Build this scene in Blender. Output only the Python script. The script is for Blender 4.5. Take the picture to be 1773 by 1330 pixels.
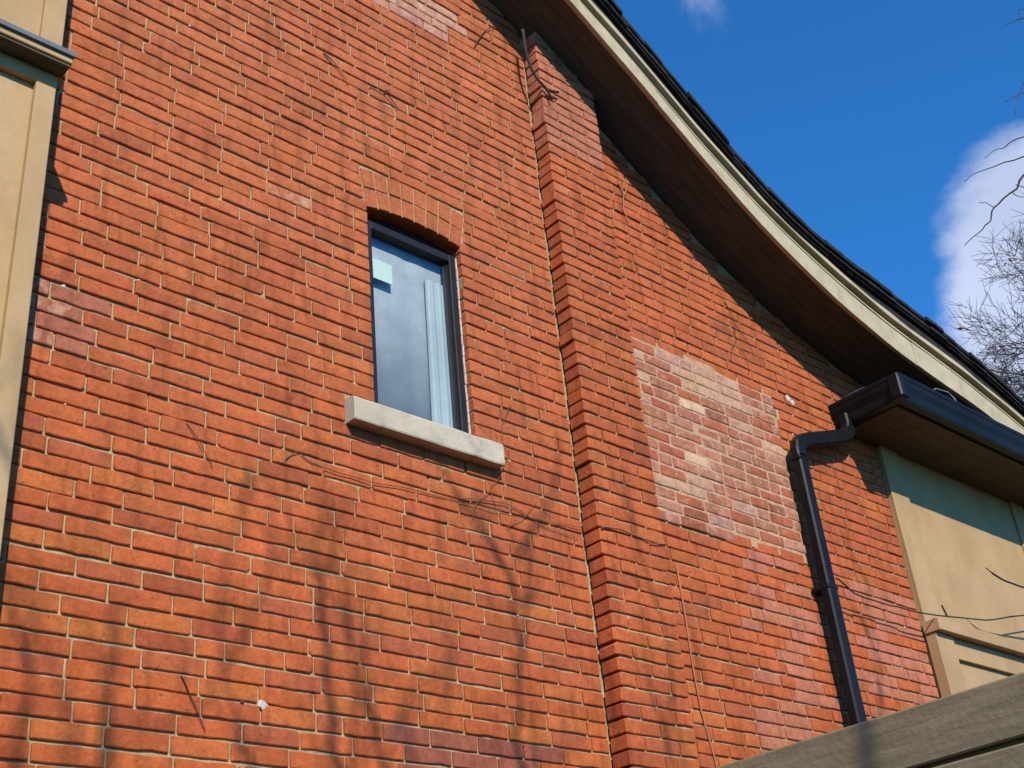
import bpy, math, random
from mathutils import Vector, Matrix, noise

R = math.radians
random.seed(11)
scene = bpy.context.scene
for o in list(bpy.data.objects):
    bpy.data.objects.remove(o)
COL = scene.collection

# ------------------------------------------------------------------ camera
EYE = 1.6                                   # eye height above the lawn
CAM = Vector((0.0, -3.8, EYE))
yaw, pitch, roll = R(44.457), R(29.924), R(-5.831)
fwd = Vector((math.sin(yaw) * math.cos(pitch), math.cos(yaw) * math.cos(pitch), math.sin(pitch)))
rt = Vector((math.cos(yaw), -math.sin(yaw), 0.0))
up = rt.cross(fwd)
rgt = rt * math.cos(roll) + up * math.sin(roll)
upv = up * math.cos(roll) - rt * math.sin(roll)
cam = bpy.data.cameras.new('camera')
cam.sensor_width = 36.0
cam.lens = 36.0 * 2220.0 / 1773.0
cam.clip_start = 0.05
cam.clip_end = 3000.0
cam_o = bpy.data.objects.new('camera', cam)
COL.objects.link(cam_o)
M = Matrix.Identity(4)
for i in range(3):
    M[i][0] = rgt[i]; M[i][1] = upv[i]; M[i][2] = -fwd[i]; M[i][3] = CAM[i]
cam_o.matrix_world = M
scene.camera = cam_o

# ------------------------------------------------------------------ sky and sun
SUN = Vector((0.445, 1.0, -0.76)).normalized()      # the way the sunlight travels
sun_el = math.asin(-SUN.z)
sun_az = math.atan2(-SUN.x, -SUN.y)                # clockwise from +Y
world = bpy.data.worlds.new('World')
scene.world = world
world.use_nodes = True
nt = world.node_tree
nt.nodes.clear()


def N(t, kind, **kw):
    n = t.nodes.new(kind)
    for k, v in kw.items():
        if k == 'inp':
            for a, b in v.items():
                n.inputs[a].default_value = b
        else:
            setattr(n, k, v)
    return n


def math_n(t, op, a, b=None, clamp=False):
    n = t.nodes.new('ShaderNodeMath')
    n.operation = op
    n.use_clamp = clamp
    for i, v in enumerate((a, b)):
        if v is None:
            continue
        if isinstance(v, (int, float)):
            n.inputs[i].default_value = v
        else:
            t.links.new(v, n.inputs[i])
    return n.outputs[0]


def maprange(t, v, a, b, c=0.0, d=1.0, smooth=True):
    n = t.nodes.new('ShaderNodeMapRange')
    n.interpolation_type = 'SMOOTHSTEP' if smooth else 'LINEAR'
    t.links.new(v, n.inputs[0])
    for i, x in enumerate((a, b, c, d)):
        n.inputs[i + 1].default_value = x
    return n.outputs[0]


def mixcol(t, fac, a, b, blend='MIX'):
    n = t.nodes.new('ShaderNodeMix')
    n.data_type = 'RGBA'
    n.blend_type = blend
    for sock, v in ((n.inputs[0], fac), (n.inputs[6], a), (n.inputs[7], b)):
        if isinstance(v, (int, float)):
            sock.default_value = v
        elif isinstance(v, (tuple, list)):
            sock.default_value = (*v[:3], 1.0)
        else:
            t.links.new(v, sock)
    return n.outputs[2]


sky = N(nt, 'ShaderNodeTexSky', sky_type='NISHITA', sun_disc=False, sun_elevation=sun_el,
        sun_rotation=sun_az % (2 * math.pi), altitude=100.0, air_density=1.0, dust_density=0.05, ozone_density=3.0)
tint = mixcol(nt, 1.0, sky.outputs[0], (0.25, 0.92, 1.48), 'MULTIPLY')
tc = N(nt, 'ShaderNodeTexCoord')
wn = N(nt, 'ShaderNodeTexNoise', inp={'Scale': 2.6, 'Detail': 9.0, 'Roughness': 0.58, 'Distortion': 0.25})
mpw = N(nt, 'ShaderNodeMapping')
mpw.inputs['Location'].default_value = (3.7, 1.3, 8.1)
nt.links.new(tc.outputs['Generated'], mpw.inputs['Vector'])
nt.links.new(mpw.outputs[0], wn.inputs['Vector'])
base_cloud = math_n(nt, 'MULTIPLY', wn.outputs[0], 1.0)


def sky_mass(d, outer, inner, gain):
    v = N(nt, 'ShaderNodeVectorMath', operation='DOT_PRODUCT')
    nt.links.new(tc.outputs['Generated'], v.inputs[0])
    v.inputs[1].default_value = Vector(d).normalized()
    return maprange(nt, v.outputs['Value'], math.cos(R(outer)), math.cos(R(inner)), 0.0, gain)


mass = base_cloud
for d, o_, i_, g in (((0.838, 0.247, 0.487), 9.6, 3.0, 0.38), ((0.60, 0.37, 0.745), 10.5, 2.0, 0.055)):
    mass = math_n(nt, 'ADD', mass, sky_mass(d, o_, i_, g))
cover = maprange(nt, mass, 0.60, 0.71)
cover = math_n(nt, 'MULTIPLY', cover, 0.96)
bg1 = N(nt, 'ShaderNodeBackground', inp={'Strength': 0.122})
nt.links.new(tint, bg1.inputs[0])
cn = N(nt, 'ShaderNodeTexNoise', inp={'Scale': 9.0, 'Detail': 6.0})
nt.links.new(tc.outputs['Generated'], cn.inputs['Vector'])
cc = mixcol(nt, cn.outputs[0], (0.38, 0.45, 0.66), (0.66, 0.74, 0.95))
bg2 = N(nt, 'ShaderNodeBackground', inp={'Strength': 0.95})
nt.links.new(cc, bg2.inputs[0])
mixs = N(nt, 'ShaderNodeMixShader')
nt.links.new(cover, mixs.inputs[0])
nt.links.new(bg1.outputs[0], mixs.inputs[1])
nt.links.new(bg2.outputs[0], mixs.inputs[2])
wo = N(nt, 'ShaderNodeOutputWorld')
nt.links.new(mixs.outputs[0], wo.inputs[0])

sun = bpy.data.lights.new('sun', 'SUN')
sun.energy = 4.6
sun.angle = R(0.53)
sun.color = (1.0, 0.905, 0.76)
sun_o = bpy.data.objects.new('sun', sun)
COL.objects.link(sun_o)
sun_o.rotation_euler = SUN.to_track_quat('-Z', 'Y').to_euler()
sun_o.location = (-6, -14, 14)

vs = scene.view_settings
vs.view_transform = 'Standard'
vs.look = 'None'
vs.gamma = 1.0
vs.use_curve_mapping = False
vs.exposure = 0.25
scene.cycles.diffuse_bounces = 1

# ------------------------------------------------------------------ materials


def mat(name):
    m = bpy.data.materials.new(name)
    m.use_nodes = True
    t = m.node_tree
    b = t.nodes['Principled BSDF']
    return m, t, b


def pos(t, scale=(1, 1, 1)):
    g = t.nodes.new('ShaderNodeNewGeometry')
    mp = t.nodes.new('ShaderNodeMapping')
    mp.inputs['Scale'].default_value = scale
    t.links.new(g.outputs['Position'], mp.inputs['Vector'])
    return mp.outputs[0]


def tex_noise(t, vec, scale, detail=4.0, rough=0.55):
    n = N(t, 'ShaderNodeTexNoise', inp={'Scale': scale, 'Detail': detail, 'Roughness': rough})
    t.links.new(vec, n.inputs['Vector'])
    return n.outputs[0]


def bump(t, b, h, strength, dist):
    bn = N(t, 'ShaderNodeBump', inp={'Strength': strength, 'Distance': dist})
    t.links.new(h, bn.inputs['Height'])
    t.links.new(bn.outputs[0], b.inputs['Normal'])


def mat_brick():
    m, t, b = mat('fired_brick')
    at = N(t, 'ShaderNodeVertexColor', layer_name='Col')
    p = pos(t)
    n1 = tex_noise(t, p, 7.0, 5)
    n2 = tex_noise(t, p, 70.0, 5, 0.65)
    v1 = maprange(t, n1, 0.25, 0.75, 0.82, 1.15, False)
    v2 = maprange(t, n2, 0.28, 0.72, 0.80, 1.17, False)
    v2 = math_n(t, 'MULTIPLY', v2, maprange(t, tex_noise(t, p, 27.0, 4, 0.6), 0.3, 0.7, 0.84, 1.13, False))
    st = tex_noise(t, pos(t, (16, 16, 2.2)), 1.0, 3)
    v3 = maprange(t, st, 0.46, 0.78, 1.0, 0.64)
    v3 = math_n(t, 'MULTIPLY', v3, maprange(t, tex_noise(t, p, 1.6, 5, 0.65), 0.35, 0.70, 1.05, 0.90))
    v = math_n(t, 'MULTIPLY', math_n(t, 'MULTIPLY', v1, v2), v3)
    hsv = N(t, 'ShaderNodeHueSaturation')
    t.links.new(at.outputs[0], hsv.inputs['Color'])
    t.links.new(v, hsv.inputs['Value'])
    # soot specks and pits
    pit = maprange(t, tex_noise(t, p, 55.0, 3, 0.7), 0.62, 0.70, 0.0, 0.8)
    c = mixcol(t, pit, hsv.outputs[0], (0.09, 0.035, 0.02))
    # lime bloom and mortar smear; the alpha of Col says how limy a brick is
    e1 = tex_noise(t, p, 17.0, 7, 0.68)
    thr = math_n(t, 'SUBTRACT', 0.84, math_n(t, 'MULTIPLY', at.outputs[1], 0.46))
    lime = math_n(t, 'MULTIPLY', math_n(t, 'SUBTRACT', e1, thr), 6.0, True)
    lime = math_n(t, 'MULTIPLY', lime, 0.62)
    c = mixcol(t, lime, c, (0.55, 0.36, 0.25))
    t.links.new(c, b.inputs['Base Color'])
    b.inputs['Roughness'].default_value = 0.9
    b.inputs['Specular IOR Level'].default_value = 0.25
    h = math_n(t, 'ADD', math_n(t, 'MULTIPLY', n2, 0.7), math_n(t, 'MULTIPLY', tex_noise(t, p, 22.0, 3), 0.6))
    bump(t, b, h, 0.8, 0.004)
    return m


def mat_plain(name, c1, c2, scale=6.0, rough=0.7, bs=0.2, bd=0.003, spec=0.3, stretch=(1, 1, 1), metallic=0.0, fine=80.0, dirt_shade=0.0, dirt_shade_col=(0.2, 0.16, 0.1)):
    m, t, b = mat(name)
    p = pos(t, stretch)
    n1 = tex_noise(t, p, scale, 6, 0.6)
    c = mixcol(t, maprange(t, n1, 0.3, 0.7), c1, c2)
    n2 = tex_noise(t, pos(t), fine, 4, 0.6)
    c = mixcol(t, 0.35, c, mixcol(t, n2, (0.55, 0.55, 0.55), (1.3, 1.3, 1.3)), 'MULTIPLY')
    if dirt_shade:
        d = maprange(t, tex_noise(t, pos(t, (stretch[0] * 1.7, stretch[1] * 1.7, stretch[2] * 1.1)), scale * 0.7, 7, 0.68), 0.52, 0.72, 0.0, dirt_shade)
        c = mixcol(t, d, c, dirt_shade_col)
    t.links.new(c, b.inputs['Base Color'])
    b.inputs['Roughness'].default_value = rough
    b.inputs['Specular IOR Level'].default_value = spec
    b.inputs['Metallic'].default_value = metallic
    if bs:
        bump(t, b, math_n(t, 'ADD', n2, n1), bs, bd)
    return m


M_BRICK = mat_brick()
M_MORTAR = mat_plain('sandy_mortar', (0.37, 0.255, 0.132), (0.47, 0.345, 0.195), 20.0, 0.95, 0.7, 0.005, 0.1, dirt_shade=0.6, dirt_shade_col=(0.14, 0.095, 0.055))  # dark mix stands in for shaded holes where mortar is missing
M_MORTAR2 = mat_plain('pinkish_lime_mortar', (0.40, 0.225, 0.135), (0.53, 0.33, 0.21), 18.0, 0.95, 0.8, 0.005, 0.1)
M_PLAINBRICK = mat_plain('distant_brick', (0.36, 0.09, 0.04), (0.45, 0.13, 0.06), 3.0, 0.9)
M_TAN = mat_plain('tan_painted_board', (0.365, 0.235, 0.108), (0.445, 0.295, 0.145), 3.0, 0.62, 0.12, 0.002, 0.3, (1, 1, 0.7), fine=50.0, dirt_shade=0.30, dirt_shade_col=(0.36, 0.25, 0.13))
M_CREAM = mat_plain('cream_fascia_paint', (0.41, 0.345, 0.215), (0.50, 0.425, 0.28), 8.0, 0.6, 0.3, 0.003, dirt_shade=0.45, dirt_shade_col=(0.22, 0.19, 0.12))
M_SOFFIT = mat_plain('shade_brown_soffit', (0.060, 0.055, 0.043), (0.095, 0.086, 0.066), 5.0, 0.75, 0.3, 0.003, 0.2, (1, 6, 1))  # dark brown stands in for deep shade on cream paint
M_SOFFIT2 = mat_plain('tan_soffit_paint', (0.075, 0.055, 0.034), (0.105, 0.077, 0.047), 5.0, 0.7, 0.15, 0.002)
M_SHINGLE = mat_plain('black_asphalt_shingle', (0.012, 0.012, 0.013), (0.035, 0.033, 0.032), 12.0, 0.95, 0.6, 0.004, 0.15)
M_STONE = mat_plain('limestone', (0.42, 0.37, 0.28), (0.52, 0.46, 0.355), 9.0, 0.85, 0.5, 0.004, 0.2, dirt_shade=0.55, dirt_shade_col=(0.20, 0.18, 0.15))
M_METAL = mat_plain('black_enamel_metal', (0.006, 0.006, 0.007), (0.011, 0.011, 0.012), 5.0, 0.42, 0.05, 0.001, 0.14)
M_FRAME = mat_plain('black_window_frame', (0.010, 0.010, 0.012), (0.016, 0.016, 0.018), 5.0, 0.5, 0.05, 0.001, 0.3)
M_FLASH = mat_plain('grey_metal_flashing', (0.09, 0.11, 0.135), (0.14, 0.16, 0.18), 8.0, 0.35, 0.05, 0.001, 0.5)
M_CAULK = mat_plain('white_caulk', (0.44, 0.38, 0.34), (0.60, 0.54, 0.50), 40.0, 0.6, 0.5, 0.003)
M_VINE = mat_plain('dry_vine', (0.13, 0.06, 0.035), (0.24, 0.12, 0.07), 30.0, 0.9, 0.3, 0.001)
M_DARKVINE = mat_plain('dark_bark', (0.03, 0.022, 0.018), (0.06, 0.045, 0.035), 20.0, 0.9, 0.4, 0.002)
M_CABLE = mat_plain('paint_covered_cable', (0.34, 0.115, 0.06), (0.42, 0.17, 0.10), 30.0, 0.7, 0.2, 0.001)
M_BARK = mat_plain('grey_bark', (0.075, 0.055, 0.045), (0.13, 0.095, 0.08), 10.0, 0.95, 0.5, 0.01, 0.1)
M_LEAF = mat_plain('rusty_leaf', (0.20, 0.08, 0.03), (0.30, 0.12, 0.05), 20.0, 0.8)
M_GROUND = mat_plain('winter_lawn', (0.036, 0.027, 0.013), (0.078, 0.054, 0.028), 1.5, 1.0, 0.8, 0.03, 0.1, fine=25.0)
M_WOOD = mat_plain('weathered_fence_wood', (0.175, 0.138, 0.082), (0.25, 0.20, 0.125), 4.0, 0.85, 0.5, 0.004, 0.2, (5, 1.0, 12), fine=60.0, dirt_shade=0.35, dirt_shade_col=(0.13, 0.10, 0.065))
M_STICK = mat_plain('pale_green_label', (0.40, 0.54, 0.50), (0.44, 0.58, 0.53), 5.0, 0.5, 0.0)
M_CURTAIN = mat_plain('pale_blue_sheer', (0.33, 0.35, 0.36), (0.44, 0.46, 0.46), 5.0, 0.9, 0.1, 0.001)
M_PANEL = mat_plain('pale_green_trim', (0.41, 0.45, 0.44), (0.50, 0.54, 0.52), 3.0, 0.6, 0.0)


def mat_glass():
    m, t, b = mat('window_glass')
    t.nodes.remove(b)
    out = t.nodes['Material Output']
    tr = N(t, 'ShaderNodeBsdfTransparent', inp={'Color': (0.93, 0.96, 0.97, 1)})
    gl = N(t, 'ShaderNodeBsdfGlossy', inp={'Roughness': 0.01, 'Color': (0.85, 0.95, 1.0, 1)})
    fr = N(t, 'ShaderNodeFresnel', inp={'IOR': 1.75})
    h = tex_noise(t, pos(t), 2.0, 1)
    bn = N(t, 'ShaderNodeBump', inp={'Strength': 0.02, 'Distance': 0.02})
    t.links.new(h, bn.inputs['Height'])
    t.links.new(bn.outputs[0], gl.inputs['Normal'])
    mx = N(t, 'ShaderNodeMixShader')
    ge = t.nodes.new('ShaderNodeNewGeometry')
    front = math_n(t, 'SUBTRACT', 1.0, ge.outputs['Backfacing'])
    t.links.new(math_n(t, 'MULTIPLY', fr.outputs[0], front), mx.inputs[0])
    t.links.new(tr.outputs[0], mx.inputs[1])
    t.links.new(gl.outputs[0], mx.inputs[2])
    t.links.new(mx.outputs[0], out.inputs['Surface'])
    return m


M_GLASS = mat_glass()

# ------------------------------------------------------------------ helpers
WLOC = {}


def link(o, parent, loc):
    COL.objects.link(o)
    WLOC[o] = Vector(loc)
    if parent is not None:
        o.parent = parent
        o.location = Vector(loc) - WLOC[parent]
    else:
        o.location = loc


def empty(name, loc, label, cat, group=None):
    o = bpy.data.objects.new(name, None)
    o.empty_display_size = 0.2
    link(o, None, loc)
    o['label'] = label
    o['category'] = cat
    if group:
        o['group'] = group
    return o


def mk(name, verts, faces, m, parent=None, colors=None, smooth=False, loc=None):
    """world-space verts -> one mesh object whose origin sits at the middle of the piece"""
    if loc is None:
        lo = [min(v[i] for v in verts) for i in range(3)]
        hi = [max(v[i] for v in verts) for i in range(3)]
        loc = Vector([(a + b) / 2 for a, b in zip(lo, hi)])
    me = bpy.data.meshes.new(name)
    me.from_pydata([tuple(Vector(v) - loc) for v in verts], [], faces)
    me.materials.append(m)
    if colors is not None:
        ca = me.color_attributes.new('Col', 'FLOAT_COLOR', 'POINT')
        flat = []
        for c in colors:
            flat.extend(c)
        ca.data.foreach_set('color', flat)
    if smooth:
        me.polygons.foreach_set('use_smooth', [True] * len(me.polygons))
    me.update()
    o = bpy.data.objects.new(name, me)
    link(o, parent, loc)
    return o


def tag(o, label, cat, group=None, kind=None):
    o['label'] = label
    o['category'] = cat
    if group:
        o['group'] = group
    if kind:
        o['kind'] = kind
    return o


class MB:
    def __init__(s):
        s.v = []; s.f = []

    def add(s, v, f):
        k = len(s.v)
        s.v += [tuple(q) for q in v]
        s.f += [[i + k for i in q] for q in f]
        return s

    def box(s, x0, x1, y0, y1, z0, z1, bev=0.0):
        b = bev
        if b <= 0:
            v = [(x0, y0, z0), (x1, y0, z0), (x1, y1, z0), (x0, y1, z0), (x0, y0, z1), (x1, y0, z1), (x1, y1, z1), (x0, y1, z1)]
            f = [(0, 3, 2, 1), (4, 5, 6, 7), (0, 1, 5, 4), (1, 2, 6, 5), (2, 3, 7, 6), (3, 0, 4, 7)]
            return s.add(v, f)
        # chamfered box: 24 verts
        idx = {}
        v = []
        for cx in (0, 1):
            for cy in (0, 1):
                for cz in (0, 1):
                    P = [(x0, x1)[cx], (y0, y1)[cy], (z0, z1)[cz]]
                    sg = [(1, -1)[cx], (1, -1)[cy], (1, -1)[cz]]
                    for ax in range(3):
                        q = list(P)
                        for k in range(3):
                            if k != ax:
                                q[k] += sg[k] * b
                        idx[(cx, cy, cz, ax)] = len(v)
                        v.append(q)
        f = []
        for ax in range(3):
            o1, o2 = [k for k in range(3) if k != ax]
            for side in (0, 1):
                r = []
                for a_, b_ in ((0, 0), (1, 0), (1, 1), (0, 1)):
                    c = [0, 0, 0]; c[ax] = side; c[o1] = a_; c[o2] = b_
                    r.append(idx[(*c, ax)])
                f.append(r)
        for ax in range(3):            # edges running along ax
            o1, o2 = [k for k in range(3) if k != ax]
            for a_ in (0, 1):
                for b_ in (0, 1):
                    c0 = [0, 0, 0]; c0[o1] = a_; c0[o2] = b_
                    c1 = list(c0); c1[ax] = 1
                    f.append([idx[(*c0, o1)], idx[(*c0, o2)], idx[(*c1, o2)], idx[(*c1, o1)]])
        for cx in (0, 1):
            for cy in (0, 1):
                for cz in (0, 1):
                    f.append([idx[(cx, cy, cz, k)] for k in range(3)])
        return s.add(v, f)

    def tube(s, pts, rad, n=6, cap=True):
        pts = [Vector(p) for p in pts]
        if isinstance(rad, (int, float)):
            rad = [rad] * len(pts)
        v = []; f = []
        ref = None
        for i, p in enumerate(pts):
            a = pts[max(i - 1, 0)]; b = pts[min(i + 1, len(pts) - 1)]
            d = (b - a).normalized()
            if ref is None:
                ref = Vector((0, 0, 1)) if abs(d.z) < 0.9 else Vector((1, 0, 0))
            u = (ref - d * ref.dot(d)).normalized()
            ref = u
            w = d.cross(u)
            for k in range(n):
                a_ = 2 * math.pi * k / n
                v.append(p + (u * math.cos(a_) + w * math.sin(a_)) * rad[i])
        for i in range(len(pts) - 1):
            for k in range(n):
                k2 = (k + 1) % n
                f.append((i * n + k, i * n + k2, (i + 1) * n + k2, (i + 1) * n + k))
        if cap:
            f.append(tuple(range(n - 1, -1, -1)))
            f.append(tuple((len(pts) - 1) * n + k for k in range(n)))
        return s.add(v, f)

    def build(s, name, m, parent=None, smooth=False):
        o = mk(name, s.v, s.f, m, parent, smooth=smooth)
        import bmesh
        bm = bmesh.new(); bm.from_mesh(o.data)
        bmesh.ops.recalc_face_normals(bm, faces=bm.faces)
        bm.to_mesh(o.data); bm.free()
        return o


def box(name, x0, x1, y0, y1, z0, z1, m, parent=None, bev=0.0):
    return MB().box(x0, x1, y0, y1, z0, z1, bev).build(name, m, parent)


def curve(pts):
    """monotone-ish smooth interpolation through (x, z) points"""
    xs = [p[0] for p in pts]; zs = [p[1] for p in pts]
    n = len(xs)
    d = [(zs[i + 1] - zs[i]) / (xs[i + 1] - xs[i]) for i in range(n - 1)]
    s = [d[0]] + [(d[i - 1] + d[i]) / 2 for i in range(1, n - 1)] + [d[-1]]

    def f(x):
        if x <= xs[0]:
            return zs[0] + s[0] * (x - xs[0])
        if x >= xs[-1]:
            return zs[-1] + s[-1] * (x - xs[-1])
        i = max(k for k in range(n - 1) if xs[k] <= x)
        h = xs[i + 1] - xs[i]; t = (x - xs[i]) / h
        return ((2 * t ** 3 - 3 * t * t + 1) * zs[i] + (t ** 3 - 2 * t * t + t) * h * s[i]
                + (-2 * t ** 3 + 3 * t * t) * zs[i + 1] + (t ** 3 - t * t) * h * s[i + 1])
    return f


def wob(p, s, a):
    return noise.noise(Vector(p) * s) * a


# ------------------------------------------------------------------ ground
g = MB()
GN = 40
for i in range(GN + 1):
    for j in range(GN + 1):
        x = -900 + 1800 * i / GN; y = -900 + 1800 * j / GN
        g.v.append((x, y, 0.0))
for i in range(GN):
    for j in range(GN):
        a = i * (GN + 1) + j
        g.f.append((a, a + GN + 1, a + GN + 2, a + 1))
go = g.build('lawn', M_GROUND)
go['kind'] = 'structure'

# ------------------------------------------------------------------ the house
E = EYE                                             # heights below are given from eye level
house = empty('brick_house', (4.0, 0.0, 0.0), 'red brick gable house with flared black roof, small window and tan side panels', 'house')
RIDGE = 1.3
ft_r = curve([(1.3, 7.58), (3.0, 6.44), (4.22, 5.62), (4.44, 5.49), (4.715, 5.312), (4.995, 5.122), (5.253, 4.96), (5.52, 4.81), (5.80, 4.672), (6.11, 4.553),
              (6.39, 4.463), (6.845, 4.348), (7.326, 4.262), (7.784, 4.175), (8.42, 4.02), (9.4, 3.74)])
fb_r = curve([(1.3, 7.44), (3.0, 6.31), (4.11, 5.550), (4.3, 5.425), (4.544, 5.267), (4.863, 5.050), (5.066, 4.912), (5.369, 4.715), (5.738, 4.508), (6.144, 4.332),
              (6.405, 4.240), (6.8, 4.132), (7.225, 4.052), (7.784, 3.965), (8.42, 3.82), (9.4, 3.54)])
so_r = curve([(1.3, 7.74), (3.0, 6.62), (4.4, 5.70), (4.69, 5.508), (4.89, 5.370), (5.075, 5.242), (5.28, 5.102), (5.49, 4.967), (5.706, 4.842), (5.91, 4.752),
              (6.32, 4.640), (6.67, 4.580), (7.11, 4.510), (7.56, 4.428), (8.01, 4.320), (8.42, 4.19), (9.4, 3.91)])


def sym(f):
    return lambda x: E + f(x if x >= RIDGE else 2 * RIDGE - x)


FT, FB, SO = sym(ft_r), sym(fb_r), sym(so_r)
XL, XR = -6.8, 9.4                                  # gable feet
WX0, WX1, WZ0 = 2.905, 3.468, 2.690                 # window opening
PX0, PX1, PY = 4.095, 4.550, -0.105                 # pilaster
CX1 = 6.985                                         # where the brick stops and the tan panel starts
JOINT = 0.0098


def arch_in(x):                                     # underside of the window arch
    c = (x - (WX0 + WX1) / 2) / ((WX1 - WX0) / 2)
    return 3.762 + 0.034 * (1 - c * c)


def arch_out(x):
    c = (x - (WX0 + WX1) / 2) / ((WX1 - WX0) / 2 + 0.03)
    return 3.985 + 0.026 * (1 - c * c)


def strip_wall(mb, x0, x1, zf0, zf1, y0, y1, n=24):
    """wall slab between two height functions"""
    v = []; f = []
    for i in range(n + 1):
        x = x0 + (x1 - x0) * i / n
        a, b = zf0(x), zf1(x)
        v += [(x, y0, a), (x, y0, b), (x, y1, b), (x, y1, a)]
    for i in range(n):
        k = 4 * i
        for a in range(4):
            b = (a + 1) % 4
            f.append((k + a, k + b, k + 4 + b, k + 4 + a))
    f.append((0, 1, 2, 3)); f.append((4 * n + 3, 4 * n + 2, 4 * n + 1, 4 * n))
    mb.add(v, f)


gw = MB()
top = lambda x: FB(x) + 0.05
strip_wall(gw, XL, WX0 - 0.004, lambda x: 0.0, top, JOINT, 0.28, 60)
strip_wall(gw, WX0 - 0.004, WX1 + 0.004, lambda x: 0.0, lambda x: E + WZ0 - 0.07, JOINT, 0.28, 4)
strip_wall(gw, WX0 - 0.004, WX1 + 0.004, lambda x: E + arch_in(x) + 0.006, top, JOINT, 0.28, 12)
strip_wall(gw, WX1 + 0.004, XR, lambda x: 0.0, top, JOINT, 0.28, 60)
wall = gw.build('wall', M_MORTAR, house)
wall['label'] = 'sunlit orange red brick gable wall with thin sandy joints'

# --- brick maker -----------------------------------------------------------


def brick_geo(x0, x1, z0, z1, yf, depth, rnd, chip=0.35, bulge=0.0015, side=None):
    """outline jittered, front edge worn, some corners chipped"""
    w, h = x1 - x0, z1 - z0
    br = min(0.0035, h * 0.2)
    nx = max(1, int(round(w / 0.055)))
    out = []
    c = []
    for _ in range(4):
        k = rnd.random()
        c.append(0.0015 + (rnd.uniform(0.005, 0.013) if k < chip * 0.12 else rnd.uniform(0, 0.003)))
    cz = [min(q, h * 0.35) for q in c]
    c = [min(q, w * 0.3) for q in c]
    out += [(x0, z0 + cz[0]), (x0 + c[0], z0)]
    out += [(x0 + w * i / nx, z0 + rnd.gauss(0, 0.0015)) for i in range(1, nx)]
    out += [(x1 - c[1], z0), (x1, z0 + cz[1]), (x1, z1 - cz[2]), (x1 - c[2], z1)]
    out += [(x1 - w * i / nx, z1 + rnd.gauss(0, 0.0015)) for i in range(1, nx)]
    out += [(x0 + c[3], z1), (x0, z1 - cz[3])]
    n = len(out)
    dy = rnd.gauss(0, 0.0014)
    tx, tz = rnd.gauss(0, 0.007), rnd.gauss(0, 0.012)
    mx, mz = (x0 + x1) / 2, (z0 + z1) / 2
    fy = lambda x, z, e=0.0: yf + dy + (x - mx) * tx + (z - mz) * tz + e
    v = []; f = []
    for x, z in out:                                # front ring (inset)
        ix = x + (br if x < mx else -br) * (1 if abs(x - mx) > w / 2 - 0.02 else 0)
        iz = z + (br if z < mz else -br) * (1 if abs(z - mz) > h / 2 - 0.02 else 0)
        v.append((ix, fy(x, z), iz))
    for x, z in out:                                # shoulder ring
        v.append((x, fy(x, z, br * 0.8), z))
    for x, z in out:                                # back ring
        v.append((x, yf + depth, z))
    v.append((mx, fy(mx, mz, -bulge), mz))
    for i in range(n):
        j = (i + 1) % n
        f.append((i, j, 3 * n))
        f.append((n + i, n + j, j, i))
        f.append((2 * n + i, 2 * n + j, n + j, n + i))
    f = [tuple(reversed(q)) if False else q for q in f]
    return v, f


def jit(c, a, rnd):
    k = 1 + rnd.gauss(0, a)
    h = rnd.gauss(0, a * 0.5)
    return (max(0.01, c[0] * k), max(0.01, c[1] * k * (1 + h)), max(0.008, c[2] * k * (1 - h * 0.6)))


def wall_color(x, z, rnd):
    """kiln colours; the higher courses are tinted pinker to imitate a veil of haze"""
    k = rnd.random()
    hi = min(1, max(0, (z - 1.4) / 3.2)) * (1 if x < 4.2 else 0.5)
    if k < 0.62:
        c = (0.430, 0.100, 0.029)
    elif k < 0.78:
        c = (0.450, 0.122, 0.033)
    elif k < 0.92:
        c = (0.395, 0.096, 0.036)
    else:
        c = (0.340, 0.076, 0.027)
    pink = (0.435, 0.132, 0.056)
    c = tuple(a * (1 - 0.75 * hi) + b * 0.75 * hi for a, b in zip(c, pink))
    lim = 0.06 + 0.12 * max(0, rnd.gauss(0, 1)) ** 2 * 0.5
    # lime washed patch near the gable top
    if ((x - 3.24) / 0.36) ** 2 + ((z - 5.32) / 0.18) ** 2 < 1:
        lim = rnd.uniform(0.7, 0.95); c = (0.45, 0.21, 0.145)
    # stained bricks beside the left panel
    if x < 1.60 and 2.48 < z < 2.80:
        lim = max(lim, 0.78) if x < 1.52 else 0.45; c = (0.38, 0.125, 0.07)
    # rebuilt bricks low in the wall
    if 2.93 < x < 3.78 and z < 1.36 and z > 0.9:
        c = (0.300, 0.086, 0.048); lim = 0.42
    # bloom under the sill
    if 2.85 < x < 3.55 and 2.28 < z < 2.6:
        lim = max(lim, 0.36)
    # pinkish bricks round the downspout
    if 5.15 < x < 6.98 and z < 2.55:
        if rnd.random() < (0.62 if (5.25 < x < 5.95 or x > 6.25) else 0.12):
            c = (0.440, 0.148, 0.080); lim = max(lim, 0.46)
        else:
            c = (0.45, 0.108, 0.034)
            lim = max(lim, 0.16)
    if x > 4.55 and z > 3.75:
        lim = max(lim, 0.3 * rnd.random())
    return (*jit(c, 0.042, rnd), min(1, lim))


CO, PH = 0.0685, 0.0334


def proj(p):
    d = Vector(p) - CAM
    z = d.dot(fwd)
    if z < 0.1:
        return None
    return (886.5 + d.dot(rgt) / z * 2220, 665 - d.dot(upv) / z * 2220, z)


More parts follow.
